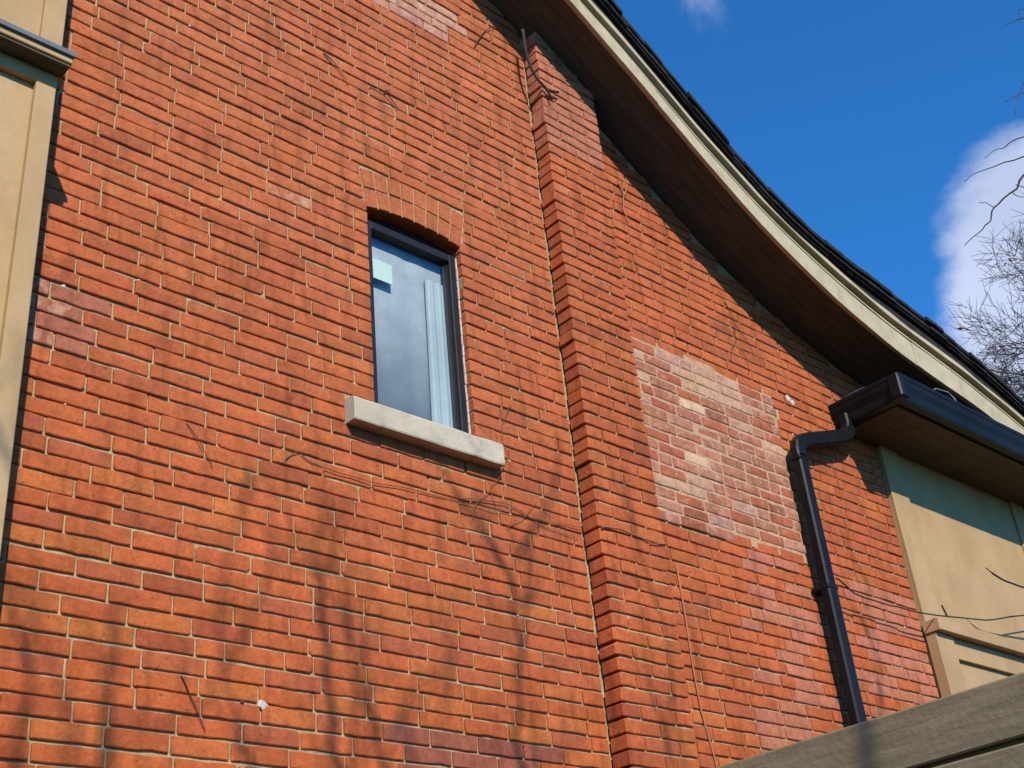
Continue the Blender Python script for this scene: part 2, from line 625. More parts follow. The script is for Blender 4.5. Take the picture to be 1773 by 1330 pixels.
def layout(x0, x1, k, rnd, pitch=0.235, head=0.06):
    """joint positions along one course"""
    xs = []
    x = x0 - 0.3 + (0.1175 if k % 2 else 0.0) + rnd.uniform(-0.035, 0.035)
    # keep the bond roughly in step along the whole course
    base = math.floor(x0 / pitch) * pitch - pitch + (pitch / 2 if k % 2 else 0) + rnd.uniform(-0.03, 0.03)
    x = base
    while x < x1 + 0.3:
        xs.append(x)
        q = rnd.random()
        L = pitch + rnd.gauss(0, 0.006)
        if q < head:
            L = pitch * 0.5 + rnd.gauss(0, 0.004)
        elif q < head + 0.03:
            L = pitch * 0.75
        x += L
    return xs


rnd = random.Random(5)
bricks = []                                         # (x0,x1,z0,z1,colour,depth)
kmin = int(math.floor((-E + 0.05 - PH) / CO))
kmax = int((6.7 - PH) / CO)
INF = (4.40, 5.925, 2.585, 3.695)                   # filled-in opening


def infill_zone(x, z):
    return INF[0] < x < INF[1] - 0.05 * math.sin(z * 9) and INF[2] + (0.07 if x > 5.3 else 0.0) < z < INF[3]


for k in range(kmin, kmax + 1):
    zb = PH + k * CO + 0.0045 + rnd.gauss(0, 0.0008)
    zt = PH + (k + 1) * CO - 0.0045 + rnd.gauss(0, 0.0008)
    zm = (zb + zt) / 2
    for (sx0, sx1) in ((0.9, PX0), (PX1 - 0.3, CX1)):
        js = layout(sx0, sx1, k, rnd)
        js = [j for j in js if not (sx1 - 0.06 < j < sx1 + 0.001)]
        grow_from = None
        for a, b in zip(js, js[1:]):
            a2, b2 = max(a, sx0), min(b, sx1)
            segs = [(a2, b2, zb, zt, 0.06)]
            if sx0 < 1:                             # window and arch openings
                res = []
                for (p, q, u, t_, d) in segs:
                    if t_ < WZ0 - 0.115 or u > 4.02:
                        res.append((p, q, u, t_, d)); continue
                    if u < 3.762 - 0.02:
                        l, r = WX0 - 0.001 + rnd.gauss(0, 0.001), WX1 + rnd.gauss(0, 0.0015)
                        if zm < WZ0 - 0.008 and zm > WZ0 - 0.135:
                            l, r = 2.747, 3.572      # beside the stone sill
                    else:
                        l = WX0 - 0.010 - (zm - 3.76) * 0.13
                        r = WX1 + 0.012 + (zm - 3.76) * 0.18
                    if zm > 3.99:
                        lo = max(arch_out(x) for x in (max(p, l), min(q, r), (p + q) / 2)) if q > l and p < r else 0
                        if lo > u:
                            u = lo + 0.006
                        if t_ - u > 0.018:
                            res.append((p, q, u, t_, d))
                        continue
                    if q <= l or p >= r:
                        if grow_from and abs(grow_from[0] - p) < 0.001:
                            p = grow_from[1]; d = 0.11
                        res.append((p, q, u, t_, d))
                    else:
                        if l - p > 0.05:
                            res.append((p, l + 0.0042, u, t_, d))
                        elif l - p > 0 and bricks and abs(bricks[-1][1] + 0.0047 - p) < 0.002:
                            q_ = bricks[-1]
                            bricks[-1] = (q_[0], l, *q_[2:])
                        if q - r > 0.05:
                            res.append((r - 0.0042, q, u, t_, 0.11))
                        elif q - r > 0:
                            grow_from = (q, r - 0.0042)
                segs = res
            for (p, q, u, t_, d) in segs:
                p2 = p + 0.0047; q2 = q - 0.0047
                if q2 - p2 < 0.02:
                    continue
                xm = (p2 + q2) / 2
                if E + u > FB(q2) + 0.03:
                    continue
                if sx0 > 1 and infill_zone(xm, zm):
                    if q2 < INF[1] + 0.03:
                        continue
                    p2 = INF[1] + 0.002
                    xm = (p2 + q2) / 2
                dz = 0.0055 * noise.noise(Vector((xm * 0.9, k * 0.31, 2.0))) + rnd.gauss(0, 0.0007)
                bricks.append((p2, q2, E + u + dz, E + t_ + dz, d))


def brick_score(b):
    P = proj(((b[0] + b[1]) / 2, 0, (b[2] + b[3]) / 2))
    if P is None or not (-10 < P[0] < 1783 and -10 < P[1] < 1340):
        return 0
    x, z = (b[0] + b[1]) / 2, (b[2] + b[3]) / 2
    if x < 1.42 or (x > PX1 - 0.1 and x < 4.66):
        return 0
    c0 = proj((b[0], 0, z)); c1 = proj((b[1], 0, z)); c2 = proj((x, 0, b[2])); c3 = proj((x, 0, b[3]))
    return math.hypot(c1[0] - c0[0], c1[1] - c0[1]) * math.hypot(c3[0] - c2[0], c3[1] - c2[1])


order = sorted(range(len(bricks)), key=lambda i: -brick_score(bricks[i]))
single = set(order[:300])
FV, FF, FC = [], [], []
for i, b in enumerate(bricks):
    rb = random.Random(1000 + i)
    xm, zm = (b[0] + b[1]) / 2, (b[2] + b[3]) / 2
    v, f = brick_geo(b[0], b[1], b[2], b[3], 0.0, b[4], rb)
    col = wall_color(xm, zm - E, rb)
    if i in single:
        mk('brick', v, f, M_BRICK, wall, [col] * len(v))
    else:
        k = len(FV)
        FV += v; FF += [tuple(a + k for a in q) for q in f]; FC += [col] * len(v)
fo = mk('brick_courses', FV, FF, M_BRICK, wall, FC)
fo['kind'] = 'stuff'

# --- dabs of paint and mortar left on the bricks; black ones paint shaded pits -----------------------------


def dab(x, z, r, m, name='mortar_dab', y=0.0):
    rr = random.Random(int(x * 1000))
    n = 11
    v = [(x, y - 0.004, E + z)]
    for ring, (q, dy) in enumerate(((0.6, 0.003), (1.0, 0.0))):
        for i in range(n):
            a = 2 * math.pi * i / n
            s = r * q * rr.uniform(0.65, 1.25)
            v.append((x + s * math.cos(a), y - dy, E + z + s * 0.8 * math.sin(a)))
    f = [(0, 1 + (i + 1) % n, 1 + i) for i in range(n)]
    f += [(1 + i, 1 + (i + 1) % n, 1 + n + (i + 1) % n, 1 + n + i) for i in range(n)]
    mk(name, v, f, m, wall, smooth=True)


for x, z, r in ((2.364, 1.336, 0.021), (6.09, 3.712, 0.03), (6.13, 3.70, 0.024)):
    dab(x, z, r, M_CAULK)
dab(2.282, 1.335, 0.011, M_DARKVINE, 'bolt_head')
rr = random.Random(15)
for _ in range(46):
    k = rr.randint(20, 74)
    x, z = rr.uniform(1.5, 6.9), PH + k * CO + rr.gauss(0, 0.004)
    if E + z > FB(x) - 0.3 or (2.7 < x < 3.65 and 2.5 < z < 4.05) or PX0 - 0.05 < x < 4.7 or (x < 6 and x > 4.5 and 2.5 < z < 3.75):
        continue
    if rr.random() < 0.6:
        dab(x, z, rr.uniform(0.005, 0.010), M_SHINGLE, 'eroded_pit_shade', 0.003)  # black dabs imitate the shade inside pits of missing mortar
    else:
        dab(x, z, rr.uniform(0.005, 0.011), M_CAULK, 'mortar_dab', 0.004)

# --- arch over the window ----------------------------------------------------
arch = MB()
strip_wall(arch, WX0 - 0.03, WX1 + 0.04, lambda x: E + arch_in(x) + 0.004, lambda x: E + arch_out(x) - 0.004, 0.006, 0.0095, 10)
arch_o = arch.build('window_arch', M_MORTAR, house)
rows = ((0.0, 0.5), (0.5, 1.0))
NA = 8
for r0, r1 in rows:
    for i in range(NA):
        rb = random.Random(70 + i + int(r0 * 100))
        t0, t1 = i / NA, (i + 1) / NA

        def P(t, r):
            lo = Vector((WX0 - 0.004 + (WX1 - WX0 + 0.008) * t, 0, 0)); lo.z = arch_in(lo.x)
            hi = Vector((WX0 - 0.036 + (WX1 - WX0 + 0.084) * t, 0, 0)); hi.z = arch_out(hi.x)
            return lo.lerp(hi, r)
        gx = 0.0040 / (WX1 - WX0); gz = 0.016
        q = [P(t0 + gx, r0 + gz), P(t1 - gx, r0 + gz), P(t1 - gx, r1 - gz), P(t0 + gx, r1 - gz)]
        mid = sum(q, Vector()) / 4
        dy = rb.gauss(0, 0.0015)
        v = []
        for s_, y in ((0.955, dy), (1.0, dy + 0.003), (1.0, 0.11)):
            for c in q:
                d = mid + (c - mid) * s_
                v.append((d.x + rb.gauss(0, 0.0006), y, E + d.z + rb.gauss(0, 0.0006)))
        f = [(0, 1, 2, 3)]
        for a in range(2):
            for k in range(4):
                j = (k + 1) % 4
                f.append((a * 4 + j, a * 4 + k, (a + 1) * 4 + k, (a + 1) * 4 + j))
        c = wall_color(mid.x, mid.z, rb)
        mk('arch_brick', v, f, M_BRICK, arch_o, [c] * len(v))

# --- pilaster ------------------------------------------------------------------
pm = MB()
strip_wall(pm, PX0 + 0.028, PX1 - 0.013, lambda x: 0.0, lambda x: FB(x) + 0.03, PY + 0.0098, 0.0095, 6)
pil = pm.build('pilaster', M_MORTAR, house)
pil['label'] = 'shallow projecting brick pilaster with dark shaded return'
PV, PF, PC = [], [], []
for k in range(kmin, kmax + 1):
    zb = E + PH + k * CO + 0.0050; zt = E + PH + (k + 1) * CO - 0.0050
    w = PX1 - PX0
    m1 = PX0 + (w * 0.5 if k % 2 == 0 else w * 0.25)
    js = [PX0, m1, PX1] if k % 2 == 0 else [PX0, m1, PX0 + w * 0.75, PX1]
    for a, b in zip(js, js[1:]):
        rb = random.Random(int(a * 100) + k * 13)
        a2 = a + (0.0 if a == PX0 else 0.0042); b2 = b - (0.0 if b == PX1 else 0.0042)
        if zb > FB(b2) + 0.03:
            continue
        v, f = brick_geo(a2 + (rb.gauss(0.002, 0.0045) if a == PX0 else 0.0), b2 + rb.gauss(0, 0.0015), zb + rb.gauss(0, 0.001), zt + rb.gauss(0, 0.001), PY, 0.098, rb)
        c = wall_color((a + b) / 2, (zb + zt) / 2 - E, rb)
        if (zb + zt) / 2 - E > 4.7:
            c = (0.445, 0.158, 0.088, 0.34)
        P_ = proj(((a2 + b2) / 2, PY, (zb + zt) / 2))
        if P_ and -20 < P_[1] < 1360:
            mk('pilaster_brick', v, f, M_BRICK, pil, [c] * len(v))
        else:
            q = len(PV)
            PV += v; PF += [tuple(i + q for i in g_) for g_ in f]; PC += [c] * len(v)
po = mk('pilaster_courses', PV, PF, M_BRICK, pil, PC)
po['kind'] = 'stuff'

# --- bricked-up opening ----------------------------------------------------------
im = MB()
im.box(INF[0], INF[1] - 0.02, 0.0012, JOINT - 0.0006, E + INF[2], E + INF[3] + 0.005)
inf = im.build('infill_panel', M_MORTAR2, house)
inf['label'] = 'patch of pinkish salvaged bricks with smeared lime mortar'
k0 = int(round((INF[2] - PH) / CO)); k1 = int(round((INF[3] - PH) / CO))
rnd = random.Random(21)
for k in range(k0 - 1, k1 + 1):
    zb = PH + k * CO + 0.0065; zt = PH + (k + 1) * CO - 0.0065
    js = layout(INF[0], INF[1], k, rnd, 0.212, 0.12)
    for a, b in zip(js, js[1:]):
        a2, b2 = max(a, INF[0]) + 0.007, min(b, INF[1]) - 0.006
        if b2 - a2 < 0.03 or not infill_zone((a + b) / 2 if b < INF[1] else (a2 + b2) / 2, (zb + zt) / 2):
            continue
        if b2 < PX1 - 0.12:
            continue
        rb = random.Random(int(a * 1000) + k)
        q = rb.random()
        if q < 0.52:
            c, lim = (0.350, 0.132, 0.078), 0.70
        elif q < 0.76:
            c, lim = (0.360, 0.105, 0.052), 0.60
        elif q < 0.92:
            c, lim = (0.38, 0.160, 0.105), 0.74
        elif q < 0.985:
            c, lim = (0.42, 0.23, 0.15), 0.80
        else:
            c, lim = (0.60, 0.41, 0.25), 0.3
        if zb > 3.42 and 4.95 < (a + b) / 2 < 5.6:
            c = (0.42, 0.225, 0.15); lim = 0.82
        v, f = brick_geo(a2, b2, E + zb + rb.gauss(0, 0.002), E + zt + rb.gauss(0, 0.002), -0.0030, 0.05, rb, chip=1.5)
        mk('infill_brick', v, f, M_BRICK, inf, [(*jit(c, 0.09, rb), lim)] * len(v))

# --- window ------------------------------------------------------------------------
win = empty('x', (0, 0, 0), '', '')
bpy.data.objects.remove(win)
FY = 0.036
FZ1 = 3.725
wm = MB()
fw = 0.046
wm.box(WX0 + 0.002, WX0 + fw, FY, FY + 0.07, E + WZ0 + 0.002, E + FZ1, 0.003)
wm.box(WX1 - fw, WX1 - 0.008, FY, FY + 0.07, E + WZ0 + 0.002, E + FZ1, 0.003)
wm.box(WX0 + fw, WX1 - fw, FY + 0.001, FY + 0.069, E + FZ1 - 0.045, E + FZ1 - 0.001, 0.003)
wm.box(WX0 + fw, WX1 - fw, FY + 0.001, FY + 0.069, E + WZ0 + 0.003, E + WZ0 + 0.035, 0.003)
# inner glazing beads
wm.box(WX0 + fw, WX0 + fw + 0.012, FY + 0.02, FY + 0.06, E + WZ0 + 0.036, E + FZ1 - 0.046)
wm.box(WX1 - fw - 0.012, WX1 - fw, FY + 0.02, FY + 0.06, E + WZ0 + 0.036, E + FZ1 - 0.046)
window = wm.build('window', M_FRAME, house)
window['label'] = 'small fixed window in a black frame under a brick arch'
box('pane', WX0 + fw + 0.001, WX1 - fw - 0.001, FY + 0.030, FY + 0.034, E + WZ0 + 0.034, E + FZ1 - 0.044, M_GLASS, window)
box('head_board', WX0 + 0.001, WX1 - 0.001, FY + 0.040, FY + 0.056, E + FZ1 + 0.001, E + 3.80, M_FRAME, window)
cb = MB()
rr = random.Random(3)
zc = E + WZ0 + 0.004
while zc < E + FZ1 - 0.02:
    L = rr.uniform(0.03, 0.07)
    cb.box(WX1 - 0.0078, WX1 + 0.001, FY - 0.004 + rr.gauss(0, 0.0012), FY + 0.02, zc, zc + L - 0.0005, 0.002)
    zc += L
cb.build('caulk_bead', M_CAULK, window)
box('label_sticker', 2.972, 3.082, FY + 0.0278, FY + 0.0296, E + 3.425, E + 3.535, M_STICK, window)

# sill
sm = MB()
nseg = 14
sv = []; sf = []
for i in range(nseg + 1):
    x = 2.747 + (3.572 - 2.747) * i / nseg
    a = wob((x, 0, 0), 9.0, 0.004); b = wob((x, 5, 0), 11.0, 0.004)
    prof = [(-0.061 + a, 2.560 + b), (-0.064 + a, 2.567 + b), (-0.064 + b, 2.660 + a), (-0.058 + b, 2.668 + a), (0.10, 2.694), (0.10, 2.560)]
    sv += [(x, y, E + z) for y, z in prof]
for i in range(nseg):
    for k in range(6):
        j = (k + 1) % 6
        sf.append((i * 6 + k, i * 6 + j, (i + 1) * 6 + j, (i + 1) * 6 + k))
sf.append(tuple(range(5, -1, -1))); sf.append(tuple(nseg * 6 + k for k in range(6)))
sm.add(sv, sf)
sill = sm.build('window_sill', M_STONE, house)
sill['label'] = 'thick pale stone sill with grey streaks'

# --- roof, rake and soffit ---------------------------------------------------------
NX = 150


def along(i, n=NX):
    return XL - 0.25 + (XR + 0.5 - XL) * i / n


def rake_strip(name, zf0, zf1, y0, y1, m, parent, x0=XL - 0.25, x1=XR + 0.25, n=NX, wobble=0.0):
    mb = MB()
    strip_wall(mb, x0, x1, (lambda x: zf0(x) + wob((x, y0, 1), 4.0, wobble)), (lambda x: zf1(x) + wob((x, y0, 2), 4.0, wobble)), y0, y1, n)
    return mb.build(name, m, parent)


roof = rake_strip('roof', lambda x: SO(x) - 0.075, lambda x: SO(x) - 0.012, -0.435, 9.0, M_SHINGLE, house)
roof['label'] = 'black shingled roof with a flared foot'
rr = random.Random(9)
x = XL - 0.3
while x < XR + 0.25:                                # shingle ends along the rake
    L = rr.uniform(0.13, 0.20)
    dz = rr.uniform(-0.006, 0.006); dy = rr.uniform(-0.014, 0.008)
    mb = MB()
    strip_wall(mb, x, x + L - 0.002, lambda q: SO(q) - 0.030 + dz, lambda q: SO(q) + dz * 0.5, -0.46 + dy, -0.2, 2)
    mb.build('shingle', M_SHINGLE, roof)
    mb = MB()
    strip_wall(mb, x + 0.05, x + L + 0.048, lambda q: SO(q) - 0.060, lambda q: SO(q) - 0.034 + dz, -0.448 + dy * 0.6, -0.2, 2)
    mb.build('shingle', M_SHINGLE, roof)
    x += L
fascia = rake_strip('fascia', lambda x: FB(x) + 0.006, lambda x: FT(x) - 0.056, -0.384, -0.3695, M_CREAM, house)
xb = XL - 0.25
rr = random.Random(2)
while xb < XR + 0.24:
    xe = min(XR + 0.25, xb + rr.uniform(1.5, 2.3))
    if xb < RIDGE < xe:
        xe = RIDGE
    rake_strip('fascia_board', FB, lambda x: FT(x) - 0.050, -0.400 + rr.gauss(0, 0.0015), -0.3845, M_CREAM, fascia, xb + 0.0015, xe - 0.0015, 14, 0.006)
    xb = xe
fascia['label'] = 'cream painted fascia board along the roof edge'
rake_strip('fascia_groove_shade', lambda x: FT(x) - 0.049, lambda x: FT(x) + 0.022, -0.378, -0.369, M_SOFFIT, fascia)  # dark colour stands in for the shadow in the groove
rake_strip('fascia_bead', lambda x: FT(x) - 0.022, lambda x: FT(x) - 0.008, -0.392, -0.3785, M_CREAM, fascia, wobble=0.004)
rake_strip('crown_moulding', lambda x: FT(x) + 0.024, lambda x: FT(x) + 0.056, -0.418, -0.369, M_CREAM, fascia, wobble=0.012)
rake_strip('drip_board', lambda x: FT(x) + 0.062, lambda x: SO(x) - 0.078, -0.410, -0.368, M_SHINGLE, fascia)
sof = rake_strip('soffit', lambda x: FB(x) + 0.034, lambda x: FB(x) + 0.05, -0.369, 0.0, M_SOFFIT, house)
sof['label'] = 'boarded soffit under the roof edge, coloured dark for its shade'
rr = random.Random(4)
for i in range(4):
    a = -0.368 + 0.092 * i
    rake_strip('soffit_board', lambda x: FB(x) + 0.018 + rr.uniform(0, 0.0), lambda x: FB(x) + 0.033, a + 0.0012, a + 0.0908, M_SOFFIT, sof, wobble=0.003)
# the rest of the body of the house
for nm, (x0, x1, y0, y1, z1) in dict(a=(XL, XL + 0.28, 0.281, 8.6, E + fb_r(XR)), b=(XR - 0.28, XR, 0.281, 8.6, E + fb_r(XR))).items():
    box('side_wall', x0, x1, y0, y1, 0.0, z1, M_PLAINBRICK, house)
mb = MB()
strip_wall(mb, XL, XR, lambda x: 0.0, top, 8.32, 8.6, 60)
mb.build('rear_wall', M_PLAINBRICK, house)

# --- left tan bay --------------------------------------------------------------------
BY = -0.32
bay = box('tan_bay', -1.6, 1.262, BY + 0.03, -0.004, 0.0, E + 3.46, M_TAN, house)
bay['label'] = 'tan panelled bay with a dark capped ledge at left edge'
box('stile', 1.212, 1.284, BY, BY + 0.0295, 0.0, E + 3.358, M_TAN, bay, 0.003)
box('top_rail', -1.6, 1.284, BY, BY + 0.0295, E + 3.359, E + 3.424, M_TAN, bay, 0.002)
box('stile', 0.40, 0.48, BY, BY + 0.0295, 0.0, E + 3.358, M_TAN, bay, 0.003)
box('side_board', 1.263, 1.283, BY + 0.0297, -0.006, 0.0, E + 3.424, M_TAN, bay)
box('ledge', -1.62, 1.303, -0.400, -0.01, E + 3.425, E + 3.462, M_TAN, bay, 0.003)
box('ledge_shade_strip', -1.6, 1.296, -0.392, BY - 0.0005, E + 3.414, E + 3.4245, M_SOFFIT, bay)  # added dark strip imitating the black shade below the ledge
fl = MB()
v = []
for x in (-1.63, 1.310):
    v += [(x, -0.412, E + 3.452), (x, -0.412, E + 3.472), (x, -0.30, E + 3.488), (x, -0.01, E + 3.494), (x, -0.01, E + 3.4635), (x, -0.402, E + 3.4635), (x, -0.402, E + 3.452)]
n = 7
f = [tuple(range(n)), tuple(range(2 * n - 1, n - 1, -1))] + [(k, (k + 1) % n, n + (k + 1) % n, n + k) for k in range(n)]
fl.add(v, f).build('flashing', M_FLASH, bay)
box('upper_panel', -1.6, 1.262, BY + 0.024, -0.006, E + 3.496, E + 5.6, M_TAN, bay)
box('upper_stile', 1.206, 1.288, BY, BY + 0.0235, E + 3.490, E + 5.6, M_TAN, bay, 0.003)
box('side_board', 1.263, 1.286, BY + 0.0237, -0.007, E + 3.4945, E + 5.6, M_TAN, bay)
box('upper_stile', 0.42, 0.50, BY, BY + 0.0235, E + 3.490, E + 5.6, M_TAN, bay, 0.003)
box('cap_board', -1.65, 1.34, -0.37, -0.008, E + 5.601, E + 5.66, M_TAN, bay)

# --- right tan panel with eave and gutter ---------------------------------------------
rp = box('tan_side_panel', CX1 + 0.005, XR - 0.01, -0.016, 0.0062, 0.0, E + 3.74, M_TAN, house)
rp['label'] = 'tan panelled wall under a black gutter at right'
box('corner_board', CX1 + 0.004, 7.19, -0.034, -0.0165, E + 2.412, E + 3.63, M_TAN, rp, 0.003)
box('corner_board', 8.66, 8.84, -0.034, -0.0165, E + 2.412, E + 3.63, M_TAN, rp, 0.003)
box('ledge', 6.962, XR, -0.130, -0.0166, E + 2.335, E + 2.411, M_TAN, rp, 0.003)
box('post', 6.972, 7.165, -0.088, -0.0168, 0.0, E + 2.334, M_TAN, rp, 0.003)
box('lower_panel', 7.166, XR - 0.005, -0.050, -0.0169, 0.0, E + 2.333, M_TAN, rp)
box('rail', 7.166, XR - 0.005, -0.074, -0.0505, E + 2.20, E + 2.3335, M_TAN, rp, 0.003)
box('mullion', 8.30, 8.45, -0.078, -0.0508, 0.0, E + 2.199, M_TAN, rp, 0.003)

GX, GYF = 6.575, -0.465
eave = MB()
eave.add([(GX + 0.03, GYF + 0.03, E + 3.636), (XR + 0.6, GYF + 0.03, E + 3.636), (XR + 0.6, -0.001, E + 3.636), (GX + 0.03, -0.001, E + 3.636),
          (GX + 0.03, GYF + 0.03, E + 3.79), (XR + 0.6, GYF + 0.03, E + 3.79), (XR + 0.6, -0.001, E + 3.86), (GX + 0.03, -0.001, E + 3.82)],
         [(0, 3, 2, 1), (4, 5, 6, 7), (0, 1, 5, 4), (1, 2, 6, 5), (2, 3, 7, 6), (3, 0, 4, 7)])
ev = eave.build('bay_eave', M_SHINGLE, house)
ev['label'] = 'low eave with black gutter over the tan panel'
for i in range(4):
    y0 = GYF + 0.055 + 0.1 * i
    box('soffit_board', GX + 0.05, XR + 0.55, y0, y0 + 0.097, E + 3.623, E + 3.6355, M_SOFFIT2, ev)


def gutter_run(name, p0, p1, out, parent):
    """ogee gutter: profile swept from p0 to p1, out = outward direction"""
    prof = [(0.0, 0.0), (0.045, 0.0), (0.052, 0.012), (0.058, 0.045), (0.075, 0.075), (0.080, 0.098), (0.085, 0.104), (0.085, 0.122), (0.076, 0.122), (0.074, 0.105), (0.0, 0.105)]
    mb = MB()
    p0, p1, out = Vector(p0), Vector(p1), Vector(out)
    d = (p1 - p0).normalized()
    v = []
    for p, sgn in ((p0, -1), (p1, 1)):
        for a, b in prof:
            v.append(p + out * a + Vector((0, 0, b * 1.33)))
    n = len(prof)
    f = [tuple(range(n)), tuple(range(2 * n - 1, n - 1, -1))] + [(k, (k + 1) % n, n + (k + 1) % n, n + k) for k in range(n)]
    mb.add(v, f)
    return mb.build(name, M_METAL, parent)


gu = gutter_run('gutter', (GX - 0.045, GYF + 0.029, E + 3.628), (XR + 0.6, GYF + 0.029, E + 3.628), (0, -1, 0), ev)
gutter_run('gutter', (GX + 0.029, GYF + 0.028, E + 3.628), (GX + 0.029, -0.004, E + 3.628), (-1, 0, 0), ev)
box('gutter_corner', GX - 0.052, GX + 0.03, GYF - 0.054, GYF + 0.0275, E + 3.625, E + 3.795, M_METAL, ev, 0.01)
MB().tube([(GX - 0.03, -0.05, E + 3.80), (GX - 0.02, -0.2, E + 3.812), (GX + 0.01, -0.36, E + 3.815), (GX + 0.06, -0.43, E + 3.80)], 0.006, 6).build('heating_wire', M_FLASH, ev, True)
MB().tube([(7.10, -0.40, E + 3.86), (7.14, -0.44, E + 3.90), (7.27, -0.455, E + 3.905), (7.30, -0.47, E + 3.86), (7.30, -0.49, E + 3.79)], 0.006, 6).build('heating_wire', M_FLASH, ev, True)

# downspout: rectangular pipe swept along a path in a plane parallel to the wall
PIPE_Y0, PIPE_Y1 = -0.118, -0.055


def rect_pipe(path, w):
    mb = MB()
    v = []
    n = len(path)
    for i, (x, z) in enumerate(path):
        a = Vector(path[max(i - 1, 0)]); b = Vector(path[min(i + 1, n - 1)])
        d = (b - a).normalized()
        nn = Vector((-d.y, d.x))
        c = 0.010
        for s_, y in ((-w / 2 + c, PIPE_Y0), (w / 2 - c, PIPE_Y0), (w / 2, PIPE_Y0 + c), (w / 2, PIPE_Y1 - c), (w / 2 - c, PIPE_Y1), (-w / 2 + c, PIPE_Y1), (-w / 2, PIPE_Y1 - c), (-w / 2, PIPE_Y0 + c)):
            v.append((x + nn.x * s_, y, E + z + nn.y * s_))
    f = []
    for i in range(n - 1):
        for k in range(8):
            j = (k + 1) % 8
            f.append((i * 8 + k, i * 8 + j, (i + 1) * 8 + j, (i + 1) * 8 + k))
    f.append(tuple(range(7, -1, -1))); f.append(tuple((n - 1) * 8 + k for k in range(8)))
    mb.add(v, f)
    return mb


def arc(c, r, a0, a1, n=6):
    return [(c[0] + r * math.cos(R(a0 + (a1 - a0) * i / n)), c[1] + r * math.sin(R(a0 + (a1 - a0) * i / n))) for i in range(n + 1)]


XP = 5.925
PW = 0.086
ds = rect_pipe([(XP, -E + 0.1), (XP, 2.42)], PW).build('downspout', M_METAL, house)
ds['label'] = 'black rectangular downspout with an offset elbow'
rect_pipe([(XP, 2.405), (XP, 3.235)], PW - 0.006).build('upper_pipe', M_METAL, ds)
el = [(XP, 3.225), (XP, 3.27)] + [(XP + 0.012, 3.305), (XP + 0.045, 3.338)] + [(6.05, 3.372), (6.25, 3.440), (6.44, 3.505), (6.505, 3.535), (6.545, 3.575), (6.56, 3.62), (6.56, 3.69)]
rect_pipe(el, PW + 0.002).build('elbow', M_METAL, ds)
box('pipe_band', XP - 0.046, XP + 0.046, PIPE_Y0 - 0.0025, -0.002, E + 2.40, E + 2.425, M_METAL, ds, 0.003)
box('pipe_band', XP - 0.047, XP + 0.047, PIPE_Y0 - 0.003, PIPE_Y1 + 0.003, E + 3.20, E + 3.225, M_METAL, ds, 0.003)

# ------------------------------------------------------------------ curtain inside
cv = []; cf = []
nc = 90
for i in range(nc + 1):
    x = WX0 - 0.02 + (WX1 - WX0 + 0.04) * i / nc
    y = 0.098 + 0.0016 * math.sin(i * 0.17 + math.sin(i * 0.13) * 1.6)
    cv += [(x, y, E + WZ0 - 0.05), (x, y + 0.004, E + 3.85), (x, y + 0.012, E + 3.85), (x, y + 0.008, E + WZ0 - 0.05)]
for i in range(nc):
    for k in range(4):
        j = (k + 1) % 4
        cf.append((i * 4 + k, i * 4 + j, i * 4 + 4 + j, i * 4 + 4 + k))
cu = mk('curtain', cv, cf, M_CURTAIN, smooth=True)
tag(cu, 'pale blue sheer curtain hanging behind the window glass', 'curtain')
cv = []; cf = []
for i in range(31):                                 # a second, whiter sheer drawn to the right
    u = i / 30
    for z in (2.66, 2.95, 3.25, 3.56):
        w = 0.150 - 0.012 * (z - 2.66)
        x = 3.455 - 0.02 - w * (1 - u)
        y = 0.084 + 0.0026 * math.sin(u * 17) + 0.0012 * math.sin(u * 41 + z)
        cv.append((x, y, E + z))
for i in range(30):
    for k in range(3):
        a = i * 4 + k
        cf.append((a, a + 4, a + 5, a + 1))
n0 = len(cv)
cv += [(x, y + 0.003, z) for x, y, z in cv]
cf += [tuple(reversed([q + n0 for q in f_])) for f_ in cf]
w2 = mk('curtain', cv, cf, M_PANEL, smooth=True)
tag(w2, 'narrow whiter sheer curtain gathered at the lower right behind the glass', 'curtain')

# ------------------------------------------------------------------ cable and dead vines
ca = MB().tube([(4.733, -0.008, E + 2.335), (4.738, -0.008, E + 2.118), (4.732, -0.008, E + 1.826), (4.741, -0.008, E + 1.604), (4.785, -0.008, E + 1.372), (4.79, -0.008, E + 0.6), (4.80, -0.008, 0.1)], 0.0045, 6).build('cable', M_CABLE, None, True)
tag(ca, 'thin orange painted cable running straight down the brick beside the pilaster', 'cable')


def smooth_path(pts, sub=4, wig=0.0, seed=0):
    pts = [Vector(p) for p in pts]
    out = []
    for i in range(len(pts) - 1):
        p0 = pts[max(i - 1, 0)]; p1 = pts[i]; p2 = pts[i + 1]; p3 = pts[min(i + 2, len(pts) - 1)]
        for k in range(sub):
            t = k / sub
            q = 0.5 * ((2 * p1) + (p2 - p0) * t + (2 * p0 - 5 * p1 + 4 * p2 - p3) * t * t + (3 * p1 - p0 - 3 * p2 + p3) * t ** 3)
            out.append(q)
    out.append(pts[-1])
    if wig:
        for i, q in enumerate(out):
            q.x += wob((i * 0.37, seed, 0), 1.0, wig); q.z += wob((i * 0.37, seed, 9), 1.0, wig)
    return out


def vine(paths, r0, r1, m, label, wig=0.008, seed=0):
    mb = MB()
    for j, p in enumerate(paths):
        q = smooth_path([(a, b, E + c) for a, b, c in p], 5, wig, seed + j)
        mb.tube(q, [r0 + (r1 - r0) * i / (len(q) - 1) for i in range(len(q))], 5)
    o = mb.build('dead_vine', m, None, True)
    tag(o, label, 'vine', 'dried vine stems on the wall')
    return o


